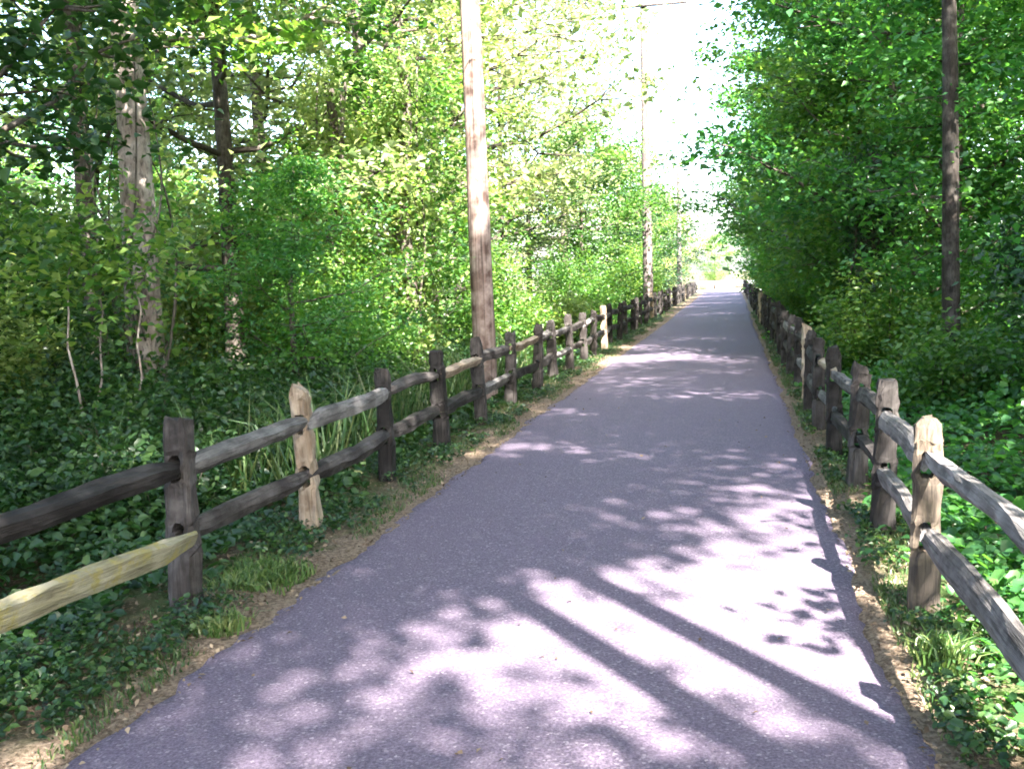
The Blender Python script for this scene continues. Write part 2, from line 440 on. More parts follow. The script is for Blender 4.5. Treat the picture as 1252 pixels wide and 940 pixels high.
def fence(name, label, X0, ys, spec, seed, rail_spec):
    rng = np.random.default_rng(seed)
    root = empty(name, (X0, ys[0], 0))
    tag(root, label, 'fence')
    far_posts = [post_mesh('post', rng, h=0.90 + 0.04 * rng.random()) for _ in range(6)]
    for m_ in far_posts: m_.materials.append(M['wood'])
    far_rails = [rail_mesh('rail', rng, 1.62) for _ in range(6)]
    for m_ in far_rails: m_.materials.append(M['wood'])
    tops = []
    xs = [rng.normal(0, 0.025) for _ in ys]
    for i, y in enumerate(ys):
        s = spec.get(i, {})
        if i < 14:
            me = post_mesh('post', rng, h=s.get('h', 0.90 + 0.05 * rng.random()), w=s.get('w', 0.112 + 0.025 * rng.random()), top=s.get('top', rng.choice(['round', 'slant', 'flat', 'flat'])))
            me.materials.append(M[s.get('mat', 'wood')])
        else:
            me = far_posts[rng.integers(6)]
            if rng.random() < 0.22:
                me = me.copy(); me.materials[0] = M['wood_tan' if rng.random() < 0.5 else 'wood_grey']
        o = link('post', me, None, root)
        o.location = (xs[i], y - ys[0], s.get('dz', 0))
        o.rotation_euler = (s.get('ry', rng.normal(0, 0.02)), s.get('rx', rng.normal(0, 0.025)), rng.normal(0, 0.06))
        if s.get('label'): o['label'] = s['label']
    for i in range(len(ys) - 1):
        for lev, z in ((0, 0.37), (1, 0.705)):
            s = rail_spec.get((i, lev), {})
            if s.get('skip'): continue
            side = 0.013 if (i % 2) else -0.013
            a = Vector((xs[i] + side + s.get('xa', 0), ys[i] - ys[0] - 0.06, z + rng.normal(0, 0.012) + s.get('za', 0)))
            b = Vector((xs[i + 1] + side + s.get('xb', 0), ys[i + 1] - ys[0] + 0.06 + s.get('yb', 0), z + rng.normal(0, 0.012) + s.get('zb', 0)))
            L = (b - a).length
            if i < 14 or s:
                me = rail_mesh('rail', rng, L, s.get('hgt', 0.095 + 0.03 * rng.random()), s.get('thk', 0.07))
                me.materials.append(M[s.get('mat', 'wood_grey' if rng.random() < 0.3 else 'wood')])
                sc = 1
            else:
                me = far_rails[rng.integers(6)]; sc = L / 1.62
            o = link('rail', me, None, root)
            zax = (b - a).normalized()
            yax = zax.cross(Vector((0, 0, 1))).normalized()
            xax = yax.cross(zax)
            rot = Matrix((xax, yax, zax)).transposed() @ Matrix.Rotation(s.get('tw', rng.normal(0, 0.25)), 3, 'Z')
            o.rotation_mode = 'QUATERNION'
            o.rotation_quaternion = rot.to_quaternion()
            o.location = (a + b) / 2
            o.scale = (1, 1, sc)
            if s.get('label'): o['label'] = s['label']
    return root

lys = [1.4, 2.85, 4.30, 5.79, 7.36, 8.80, 10.36, 11.92, 13.45, 14.85]
while lys[-1] < 75: lys.append(lys[-1] + 1.52 + random.uniform(-0.1, 0.1))
rys = [1.45, 3.02, 4.72, 6.16, 7.45, 8.65, 10.1, 11.35, 12.4, 13.8]
while rys[-1] < 74: rys.append(rys[-1] + 1.50 + random.uniform(-0.1, 0.1))
fence('split_rail_fence', 'weathered two-rail split rail fence along the left edge of the path, passing the utility poles', -2.70, lys,
      {2: dict(h=0.95, w=0.135, top='flat', rx=-0.01, label='dark weathered post nearest the viewer'),
       3: dict(h=0.97, w=0.115, top='slant', mat='wood_tan', rx=-0.045, label='pale bare-wood post with slanted top'),
       4: dict(h=0.90, rx=-0.02), 5: dict(h=0.93, mat='wood', rx=-0.03, w=0.135), 6: dict(h=0.95, mat='wood', rx=-0.03),
       13: dict(mat='wood_tan'), 14: dict(mat='wood_tan')}, 11,
      {(1, 0): dict(mat='wood_moss', hgt=0.13, thk=0.05, tw=0.25, xa=0.03, xb=0.072, yb=-0.085, label='pale yellow lichened lower rail'),
       (1, 1): dict(mat='wood', hgt=0.105, thk=0.085, tw=0.4), (2, 1): dict(mat='wood_grey', hgt=0.095, thk=0.085, tw=0.4),
       (2, 0): dict(mat='wood', hgt=0.10), (5, 1): dict(mat='wood_tan', hgt=0.09), (6, 0): dict(mat='wood_grey'), (7, 1): dict(mat='wood_tan')})
fence('split_rail_fence', 'weathered two-rail split rail fence along the right edge of the path below the ivy bank', 0.88, rys,
      {2: dict(h=0.91, w=0.125, top='round', mat='wood_brown', rx=0.01, label='split tan post with a round mortise hole'),
       3: dict(h=0.93), 8: dict(mat='wood_tan', h=0.95, label='pale sunlit post')}, 23,  # sunlight on the last post is painted with the tan wood
      {(1, 0): dict(mat='wood_grey', hgt=0.115, thk=0.045, tw=0.4, xb=-0.01), (1, 1): dict(mat='wood_grey', hgt=0.085, thk=0.085, tw=0.2),
       (2, 0): dict(mat='wood_grey', hgt=0.11), (2, 1): dict(mat='wood_grey', hgt=0.12, tw=0.2), (3, 1): dict(mat='wood'), (4, 1): dict(mat='wood_grey'), (5, 1): dict(mat='wood_tan')})

# ------------------------------------------------------------------ utility poles
def tube(V, Fq, pts, rad, sides=10, wob=None, cap=True):
    base = len(V)
    pts = [Vector(p) for p in pts]
    up = Vector((0.13, 0.9, 0.2)).normalized()
    for i, p in enumerate(pts):
        d = (pts[min(i + 1, len(pts) - 1)] - pts[max(i - 1, 0)]).normalized()
        a = d.cross(up)
        if a.length < 1e-3: a = d.cross(Vector((1, 0, 0)))
        a.normalize(); b = d.cross(a)
        for s in range(sides):
            th = 2 * math.pi * s / sides
            r = rad[i] * (1 + (wob[(i * 7 + s * 3) % len(wob)] if wob is not None else 0))
            q = p + a * math.cos(th) * r + b * math.sin(th) * r
            V.append((q.x, q.y, q.z))
    for i in range(len(pts) - 1):
        for s in range(sides):
            r_ = (s + 1) % sides
            Fq.append((base + i * sides + s, base + i * sides + r_, base + (i + 1) * sides + r_, base + (i + 1) * sides + s))
    if cap:
        e = base + (len(pts) - 1) * sides
        V.append(tuple(pts[-1])); c = len(V) - 1
        for s in range(sides):
            Fq.append((e + s, e + (s + 1) % sides, c, c))

def quads_mesh(name, V, Fq, smooth=True):
    me = bpy.data.meshes.new(name)
    me.from_pydata(V, [], [tuple(dict.fromkeys(f)) for f in Fq])
    if smooth: me.polygons.foreach_set('use_smooth', np.ones(len(me.polygons), bool))
    me.update()
    return me

def utility_pole(x, y, h, rb, label, arm=True, lean=(0, 0), mat='pole_dark'):
    root = empty('utility_pole', (x, y, float(gz(x, y)) - 0.02))
    tag(root, label, 'utility pole', 'wooden utility poles along the left fence')
    V, Fq = [], []
    wob = RNG.normal(0, 0.018, 97)
    n = 14
    tube(V, Fq, [(lean[0] * t / n * h, lean[1] * t / n * h, t / n * h) for t in range(n + 1)], [rb * (1 - 0.36 * t / n) for t in range(n + 1)], 16, wob)
    link('pole_shaft', quads_mesh('pole_shaft', V, Fq), M[mat], root)
    tx, ty = lean[0] * h, lean[1] * h
    if arm:
        a = link('crossarm', box_mesh('crossarm', -1.5, 1.5, -0.055, 0.055, -0.06, 0.06), M[mat], root)
        a.location = (tx + 0.02, ty - rb * 0.64 - 0.06, h - 0.35)
        for sx in (-1, 1):
            V, Fq = [], []
            tube(V, Fq, [(sx * 0.75, -0.075, -0.02), (sx * 0.02, -0.01, -0.75)], [0.016, 0.016], 6)
            b = link('brace', quads_mesh('brace', V, Fq), M['steel'], a)
        for ix in (-1.38, -0.85, 0.85, 1.38):
            V, Fq = [], []
            tube(V, Fq, [(0, 0, 0), (0, 0, 0.05), (0, 0, 0.06), (0, 0, 0.10), (0, 0, 0.11), (0, 0, 0.16), (0, 0, 0.19)], [0.012, 0.014, 0.05, 0.05, 0.035, 0.045, 0.02], 8)
            c = link('insulator', quads_mesh('insulator', V, Fq), M['ceramic'], a); c.location = (ix, 0, 0.06)
    for k, z in enumerate((5.0, 4.62)):                 # small bolts on the shaft
        V, Fq = [], []
        tube(V, Fq, [(rb * 0.75, 0, 0), (rb * 0.75 + 0.09, 0, 0), (rb * 0.75 + 0.09, 0, 0.05)], [0.014, 0.014, 0.016], 6)
        c = link('step_bolt', quads_mesh('step_bolt', V, Fq), M['steel'], root); c.location = (lean[0] * z, lean[1] * z, z)
    return root
utility_pole(-3.10, 12.2, 11.0, 0.150, 'thick brown wooden utility pole nearest the viewer, behind the left fence', lean=(-0.012, 0), mat='pole')
utility_pole(-2.98, 36.0, 11.3, 0.190, 'utility pole with a crossarm seen against the white sky, second from the viewer', lean=(-0.004, 0))
utility_pole(-3.10, 60.0, 7.9, 0.170, 'short far utility pole without crossarm beside the distant left fence', arm=False)

# guardrail on the far side of the crossing road
gr = empty('guardrail', (0, 87.2, 0)); tag(gr, 'low grey steel guardrail across the far side of the road', 'guardrail')
prof = [(0, 0.42), (-0.05, 0.46), (-0.05, 0.52), (0.0, 0.56), (0.0, 0.60), (-0.05, 0.64), (-0.05, 0.70), (0, 0.74)]
V = [(x, y, z) for x in (-3.2, 1.9) for y, z in prof] + [(x, y + 0.012, z) for x in (-3.2, 1.9) for y, z in prof]
Fq = [(i, i + 1, i + 9, i + 8) for i in range(7)] + [(16 + i, 24 + i, 25 + i, 17 + i) for i in range(7)]
link('beam', quads_mesh('beam', V, Fq, False), M['steel'], gr)
for px in (-2.9, -1.4, 0.1, 1.6):
    link('guard_post', box_mesh('guard_post', px - 0.07, px + 0.07, 0.015, 0.16, -0.1, 0.72), M['pole'], gr)

# ------------------------------------------------------------------ foliage
def leaves(P, size, rng, tilt=0.7, aspect=0.62, droop=0.25, hexa=False):
    """folded leaf blades (2 triangles) at points P -> verts, tris, rnd"""
    n = len(P)
    az = rng.uniform(0, 2 * np.pi, n)
    nrm = np.stack([rng.normal(0, tilt, n), rng.normal(0, tilt, n), np.ones(n)], 1)
    nrm /= np.linalg.norm(nrm, axis=1, keepdims=True)
    d = np.stack([np.cos(az), np.sin(az), rng.normal(-droop, 0.25, n)], 1)
    d -= nrm * np.sum(d * nrm, 1, keepdims=True); d /= np.linalg.norm(d, axis=1, keepdims=True)
    s = np.cross(nrm, d)
    L = (size * rng.uniform(0.6, 1.25, n))[:, None]
    W = L * aspect * 0.5
    lift = nrm * L * 0.10
    v0 = P - d * L * 0.5; v2 = P + d * L * 0.5 - nrm * L * 0.08
    v1 = P - d * L * 0.08 + s * W + lift; v3 = P - d * L * 0.08 - s * W + lift
    if hexa:
        q1 = P + d * L * 0.22 + s * W * 0.74 + lift; q3 = P + d * L * 0.22 - s * W * 0.74 + lift
        v1 = P - d * L * 0.26 + s * W + lift; v3 = P - d * L * 0.26 - s * W + lift
        V = np.stack([v0, v1, q1, v2, q3, v3], 1).reshape(-1, 3)
        b = np.arange(n) * 6
        T = np.concatenate([np.stack([b, b + 2, b + 1], 1), np.stack([b, b + 3, b + 2], 1), np.stack([b, b + 4, b + 3], 1), np.stack([b, b + 5, b + 4], 1)])
        return V, T, n
    V = np.stack([v0, v1, v2, v3], 1).reshape(-1, 3)
    b = np.arange(n) * 4
    T = np.concatenate([np.stack([b, b + 2, b + 1], 1), np.stack([b, b + 3, b + 2], 1)])
    return V, T, n

def leaf_mesh(name, P, size, rng, rnd=None, **kw):
    V, T, n = leaves(P, size, rng, **kw)
    if rnd is None: rnd = rng.random(n)
    return tri_mesh(name, V, T, np.repeat(rnd, len(V) // n))

def gen_tree(seed, H, R, z0, r0, nleaf, leaf=0.12, limbs=22, shape='oval', lean=(0, 0), spread=0.34, hexa=False):
    rng = np.random.default_rng(seed)
    V, Fq = [], []
    wob = rng.normal(0, 0.06, 89)
    n = 12
    ph = rng.uniform(0, 6.28, 2)
    def tp(t):
        return np.array([lean[0] * t * H + 0.16 * math.sin(3 * t + ph[0]) * t, lean[1] * t * H + 0.16 * math.sin(3.4 * t + ph[1]) * t, t * H * 0.94])
    tr = lambda t: r0 * ((1 - t) ** 0.8) * (1 + 0.5 * math.exp(-t * 40)) + 0.012
    tube(V, Fq, [tuple(tp(max(-0.03, (i - 0.4) / n))) for i in range(n + 1)], [tr(max(0, (i - 0.4) / n)) for i in range(n + 1)], 10, wob)
    cents = []
    for k in range(limbs):
        t = z0 / H + (0.93 - z0 / H) * ((k + rng.random()) / limbs)
        u = (t - z0 / H) / (1 - z0 / H)
        if shape == 'oval': rr = R * (0.55 + 0.45 * math.sin(math.pi * min(1, u * 0.9 + 0.18))) * (1 - 0.6 * max(0, u - 0.6) / 0.4)
        elif shape == 'cone': rr = R * (1.05 - u)
        else: rr = R * (0.35 + 0.65 * math.sin(math.pi * min(1, 0.15 + 0.8 * u)))
        rr *= rng.uniform(0.7, 1.1)
        a = k * 2.4 + rng.normal(0, 0.5)
        base = tp(t)
        rise = rr * rng.uniform(0.12, 0.55) if shape != 'cone' else -rr * 0.1
        end = base + np.array([math.cos(a) * rr, math.sin(a) * rr, rise])
        pts = []
        for q in range(6):
            s = q / 5
            pts.append(tuple(base * (1 - s) + end * s + np.array([0, 0, -0.10 * rr * math.sin(math.pi * s)]) + rng.normal(0, 0.05, 3) * (q > 0)))
        rl = max(0.012, tr(t) * 0.42)
        tube(V, Fq, pts, [rl * (1 - 0.85 * q / 5) + 0.004 for q in range(6)], 6, wob)
        for q in (2, 3, 4, 5):
            p = np.array(pts[q])
            cents.append((p, 0.8 + 0.08 * q))
            for _ in range(2):
                b2 = a + rng.choice([-1, 1]) * rng.uniform(0.5, 1.2)
                l2 = rr * rng.uniform(0.18, 0.42)
                e2 = p + np.array([math.cos(b2) * l2, math.sin(b2) * l2, rng.uniform(-0.25, 0.45) * l2])
                if q > 2: tube(V, Fq, [tuple(p), tuple((p + e2) / 2 + rng.normal(0, 0.03, 3)), tuple(e2)], [rl * 0.4, rl * 0.28, 0.004], 4, None, False)
                cents.append((e2, 1.0))
    top = tp(1.0)
    for _ in range(6): cents.append((top + rng.normal(0, 0.35, 3), 1.0))
    C = np.array([c for c, w in cents]); Wt = np.array([w for c, w in cents]) * rng.uniform(0.35, 1.5, len(cents))
    idx = rng.choice(len(C), nleaf, p=Wt / Wt.sum())
    sz = (spread * rng.uniform(0.6, 1.4, len(C)))[idx][:, None]
    P = C[idx] + rng.normal(0, 1, (nleaf, 3)) * sz * np.array([1, 1, 0.42])
    P = P[P[:, 2] > 0.15]
    tone = rng.random(len(C))[idx][:len(P)] if len(P) == nleaf else rng.random(len(P))
    rnd = np.clip(0.55 * tone + 0.45 * rng.random(len(P)), 0, 1)
    return quads_mesh('trunk', V, Fq), leaf_mesh('crown', P, leaf * rng.uniform(0.65, 1.25, len(P)), rng, rnd, hexa=hexa)

VAR = {
    'maple': gen_tree(1, 13.0, 3.6, 1.6, 0.17, 29000, 0.15, 24),
    'poplar': gen_tree(2, 15.0, 3.0, 2.2, 0.19, 26000, 0.145, 26),
    'lean': gen_tree(3, 11.0, 3.3, 1.2, 0.14, 23000, 0.14, 22, lean=(0.05, 0.02)),
    'airy': gen_tree(9, 13.0, 3.4, 2.0, 0.15, 11500, 0.15, 20, spread=0.33),
    'young': gen_tree(4, 7.0, 2.2, 0.7, 0.08, 16000, 0.12, 20, 'oval', spread=0.36),
    'high': gen_tree(5, 15.5, 3.2, 7.8, 0.155, 25000, 0.16, 18, 'top'),
    'mast': gen_tree(15, 16.5, 2.3, 9.6, 0.105, 8000, 0.15, 14, 'top'),
    'tall': gen_tree(8, 16.0, 3.6, 4.0, 0.21, 21000, 0.155, 22, 'top'),
    'thin': gen_tree(16, 11.5, 3.2, 1.8, 0.13, 7000, 0.15, 20, spread=0.32),
    'near': gen_tree(18, 11.5, 3.3, 1.6, 0.15, 20000, 0.11, 24, spread=0.27, hexa=True),
    'trunky': gen_tree(12, 14.0, 3.6, 4.6, 0.21, 17000, 0.15, 18, 'top'),
    'conifer': gen_tree(6, 9.0, 2.2, 0.5, 0.15, 30000, 0.09, 40, 'cone', spread=0.25),
}
def gen_shrub(seed, H, R, nleaf, leaf):
    rng = np.random.default_rng(seed)
    V, Fq = [], []; C = []
    for k in range(16):
        a = rng.uniform(0, 6.28); rr = R * math.sqrt(rng.random()); hh = H * (1 - 0.45 * (rr / R) ** 2) * rng.uniform(0.7, 1.05)
        e = np.array([math.cos(a) * rr, math.sin(a) * rr, hh])
        b = np.array([math.cos(a) * rr * 0.2, math.sin(a) * rr * 0.2, -0.1])
        pts = [b * (1 - s) + e * s + rng.normal(0, 0.03, 3) for s in (0, 0.35, 0.7, 1)]
        tube(V, Fq, [tuple(p) for p in pts], [0.016, 0.012, 0.008, 0.003], 5, None, False)
        for s in np.linspace(0.25, 1.0, 6):
            C.append(b * (1 - s) + e * s + rng.normal(0, 0.08 * R, 3))
    C = np.array(C); wt = rng.uniform(0.4, 1.4, len(C))
    idx = rng.choice(len(C), nleaf, p=wt / wt.sum())
    P = C[idx] + rng.normal(0, 0.17 * R, (nleaf, 3)) * np.array([1, 1, 0.7])
    P[:, 2] = np.abs(P[:, 2]) + 0.02
    tone = rng.random(len(C))[idx]
    return quads_mesh('stems', V, Fq), leaf_mesh('foliage', P, leaf, rng, np.clip(0.5 * tone + 0.5 * rng.random(nleaf), 0, 1), tilt=0.8)
SH = {
    'round': gen_shrub(21, 1.9, 1.2, 9000, 0.095),
    'low': gen_shrub(22, 1.0, 1.0, 6000, 0.08),
    'tall': gen_shrub(23, 3.0, 1.4, 14000, 0.105),
}
MATCACHE = {}
def with_mat(me, mat):
    key = (me.name, mat.name)
    if key not in MATCACHE:
        if not me.materials: me.materials.append(mat); MATCACHE[key] = me
        else:
            c = me.copy(); c.materials.clear(); c.materials.append(mat); MATCACHE[key] = c
    return MATCACHE[key]

def tree(kind, x, y, label, s=1.0, sz=None, rz=None, mat='leaf', bark='bark', name='tree', cat='tree', group=None, tilt=(0, 0)):
    tr, cr = VAR[kind]
    o = empty(name, (x, y, float(gz(x, y))), random.uniform(0, 6.28) if rz is None else rz, (s, s, sz or s))
    o.rotation_euler = (tilt[0], tilt[1], o.rotation_euler[2])
    tag(o, label, cat, group)
    link('trunk', with_mat(tr, M[bark]), None, o)
    link('crown', with_mat(cr, M[mat]), None, o)
    return o
def shrub(kind, x, y, label, s=1.0, mat='leaf', group=None, name='shrub'):
    st, fo = SH[kind]
    o = empty(name, (x, y, float(gz(x, y))), random.uniform(0, 6.28), (s, s, s * random.uniform(0.9, 1.1)))
    tag(o, label, 'shrub', group)
    link('stems', with_mat(st, M['bark']), None, o)
    link('foliage', with_mat(fo, M[mat]), None, o)
    return o

# --- right wood, front row along the fence
GR = 'trees in the wood right of the path'
tree('high', 2.85, 14.0, 'tall tree with a bare dark trunk standing behind the right fence', 0.74, sz=0.95, rz=0.4, bark='bark_dark', mat='leaf_cool', group=GR, tilt=(0, -0.03))
FR = [('maple', 3.6, 18.0, 1.0, 'leaf_cool', 'first full leafy tree beyond the bare trunk on the right'),
      ('poplar', 3.4, 22.5, 1.0, 'leaf', 'second leafy tree along the right fence, overhanging it'),
      ('lean', 3.0, 27.0, 1.1, 'leaf', 'third leafy tree along the right fence, overhanging it'),
      ('maple', 3.7, 32.5, 1.0, 'leaf_cool', 'fourth leafy tree along the right fence, overhanging it'),
      ('poplar', 3.2, 38.0, 1.0, 'leaf_cool', 'fifth leafy tree along the right fence, overhanging it'),
      ('maple', 3.7, 45.0, 1.0, 'leaf', 'sixth leafy tree along the right fence, overhanging it'),
      ('lean', 3.2, 52.0, 1.1, 'leaf_cool', 'third leafy tree from the far end of the right fence'),
      ('maple', 3.7, 60.0, 1.0, 'leaf_cool', 'second leafy tree from the far end of the right fence'),
      ('poplar', 3.8, 68.0, 1.0, 'leaf', 'last leafy tree at the far end of the right fence')]
for k, x, y, s, m, l in FR: tree(k, x, y, l, s, mat=m, group=GR)
for k, x, y, s, m, l in [('young', 4.7, 10.5, 0.9, 'leaf_cool', 'young slender tree at the right edge, before the bare trunk'),
                         ('airy', 6.8, 13.5, 1.0, 'leaf_yellow', 'tall sunlit tree at the right edge behind the bare trunk'),
                         ('airy', 7.4, 19.0, 1.0, 'leaf_yellow', 'broad tree in the second row right of the bare trunk'),
                         ('conifer', 4.6, 8.6, 0.42, 'leaf_dark', 'dark evergreen bush-like tree cut off by the right picture edge')]:
    tree(k, x, y, l, s, mat=m, group=GR)
for x, y in [(8.5, 27), (8.5, 41), (12, 21), (13, 33)]:
    tree(random.choice(['airy', 'lean']), x, y, 'leafy tree deep in the right wood, mostly hidden behind the front row', random.uniform(0.9, 1.1), mat=random.choice(['leaf', 'leaf_cool']), group='hidden trees deep in the right wood')

# --- trees beside and behind the viewer that shade the near path
BH = 'shade trees beside and behind the viewer'
for k, x, y, s, rz, tl in [('mast', 3.62, -0.35, 1.0, 0, -0.2), ('mast', 3.72, -1.2, 1.05, 0, -0.2), ('high', 5.2, 2.6, 1.1, None, 0), ('high', 1.6, -3.7, 1.2, None, 0),
                           ('maple', 7.3, 2.75, 1.1, None, 0), ('maple', 1.15, -8.6, 1.36, None, 0), ('tall', -3.7, -3.2, 0.95, None, 0),
                           ('tall', -5.4, 3.2, 0.85, None, 0), ('maple', 10.5, 0.0, 1.0, None, 0), ('airy', 5.6, 6.4, 1.15, None, 0)]:
    tree(k, x, y, 'tall tree outside the picture whose crown shades the near path', s, rz=rz, mat='leaf', group=BH, tilt=(0, tl))

# --- left wood
GL = 'trees in the wood left of the path'
LT = [('near', -7.1, 6.2, 1.0, 'leaf_shade', 'bark', 'dark shaded tree whose leaves hang in from the left picture edge'),
      ('trunky', -6.55, 10.0, 1.0, 'leaf', 'bark_pale', 'big pale sunlit trunk with vines near the left picture edge'),
      ('high', -7.35, 10.3, 0.8, 'leaf', 'bark', 'dark straight trunk left of the big pale trunk'),
      ('young', -5.1, 10.9, 0.52, 'leaf_cool', 'bark', 'small dark green tree right of the big pale trunk'),
      ('airy', -7.6, 14.0, 1.0, 'leaf_sunwash', 'bark', 'bright yellow-green tree left of the nearest utility pole'),
      ('airy', -6.6, 17.5, 0.95, 'leaf_yellow', 'bark', 'vine-hung tree just left of the nearest utility pole'),
      ('young', -5.4, 15.6, 0.85, 'leaf', 'bark', 'small tree between the nearest pole and the vine-hung tree'),
      ('thin', -7.0, 23.0, 0.9, 'leaf_sunwash', 'bark', 'pale sunlit tree right of the nearest utility pole'),
      ('thin', -6.8, 29.0, 0.85, 'leaf_sunwash', 'bark', 'washed-out sunlit tree midway between the first two poles'),
      ('thin', -7.4, 36.0, 0.85, 'leaf_sunwash', 'bark', 'sunlit tree left of the pole with the crossarm'),
      ('young', -5.0, 33.0, 1.1, 'leaf', 'bark', 'dense green small tree at the foot of the crossarm pole'),
      ('young', -5.0, 45.0, 1.2, 'leaf', 'bark', 'green small tree between the crossarm pole and the far pole'),
      ('thin', -7.5, 50.0, 0.9, 'leaf_sunwash', 'bark', 'yellowish tree behind the far utility pole'),
      ('young', -4.8, 57.0, 1.1, 'leaf_dark', 'bark', 'dark small tree beside the far utility pole'),
      ('airy', -9.0, 12.6, 1.0, 'leaf_yellow', 'bark', 'sunlit tree seen between the big pale trunk and the small dark green tree'),
      ('airy', -8.9, 17.8, 1.0, 'leaf_sunwash', 'bark', 'pale sunlit tree behind the vine-draped trunks'),
      ('thin', -8.6, 24.5, 1.45, 'leaf_sunwash', 'bark', 'tall wispy pale tree right of the nearest pole reaching the top of the picture'),
      ('thin', -8.8, 31.5, 1.45, 'leaf_sunwash', 'bark', 'tall wispy pale tree just left of the crossarm pole'),
      ('thin', -6.9, 20.5, 1.35, 'leaf_sunwash', 'bark', 'tall pale airy tree directly behind the nearest utility pole'),
      ('thin', -6.9, 27.5, 1.4, 'leaf_sunwash', 'bark', 'second tall pale airy tree past the nearest utility pole'),
      ('thin', -6.9, 41.0, 1.4, 'leaf_sunwash', 'bark', 'tall pale airy tree standing past the crossarm pole'),
      ('young', -5.0, 68.0, 1.2, 'leaf_yellow', 'bark', 'light green small tree at the far end of the left fence')]
for i, (k, x, y, s, m, b, l) in enumerate(LT):
    o = tree(k, x, y, l, s, mat=m, bark=b, group=GL)
    if i == 1:                                          # looping pale vines round the big trunk
        vr = np.random.default_rng(77)
        for q in range(9):
            V, Fq = [], []
            a0 = vr.uniform(0, 6.28); w = vr.uniform(-2.5, 2.5); rr = vr.uniform(0.1, 0.5); z0 = vr.uniform(0.2, 2.2); hh = vr.uniform(2, 4)
            pts = [(math.cos(a0 + w * t) * (0.20 + rr * math.sin(math.pi * t) * 0.8), math.sin(a0 + w * t) * (0.20 + rr * math.sin(math.pi * t) * 0.8), z0 + hh * t + 0.15 * math.sin(9 * t + q)) for t in np.linspace(0, 1, 14)]
            tube(V, Fq, pts, [0.020 - 0.001 * j for j in range(14)], 6, vr.normal(0, 0.1, 31), False)
            link('vine', quads_mesh('vine', V, Fq), M['bark'], o)
        P = np.stack([vr.normal(0, 0.33, 800), vr.normal(0, 0.33, 800), vr.uniform(0.1, 4.8, 800)], 1)
        link('vine_leaves', leaf_mesh('vine_leaves', P, 0.11, vr, tilt=1.0, droop=0.7), M['leaf'], o)
for x, y in [(-11.5, 31), (-12, 44), (-13, 7), (-20, 20)]:
    tree(random.choice(['airy', 'young', 'lean']), x, y, 'leafy tree deep in the left wood, seen only through gaps', random.uniform(0.85, 1.0), mat=random.choice(['leaf', 'leaf_yellow']), group='hidden trees deep in the left wood')

BK = 'low trees closing the back of the wood'
for i in range(16):
    x = -12.5 - 11 * ((i * 0.618) % 1); y = 7 + 2.6 * i
    tree('young', x, y, 'low leafy tree closing the back of the left wood', random.uniform(0.75, 1.1), mat=random.choice(['leaf', 'leaf_cool', 'leaf_yellow']), group=BK)
for i in range(12):
    x = 9.5 + 9 * ((i * 0.618) % 1); y = 9 + 3.0 * i
    tree('young', x, y, 'low leafy tree closing the back of the right wood', random.uniform(0.75, 1.1), mat=random.choice(['leaf', 'leaf_cool']), group='low trees closing the back of the right wood')

# far trees past the crossing road
for k, x, y, s, m, l in [('young', -1.6, 94, 0.8, 'leaf', 'small green tree beyond the road, in line with the path'),
                         ('young', -5.5, 95, 1.2, 'leaf_yellow', 'pale tree beyond the road, left of the path line'),
                         ('maple', 5.0, 96, 0.9, 'leaf', 'green tree beyond the road, right of the path line'),
                         ('maple', -9.0, 100, 0.8, 'leaf_yellow', 'pale broad tree beyond the road at far left')]:
    tree(k, x, y, l, s, mat=m, group='trees beyond the road')

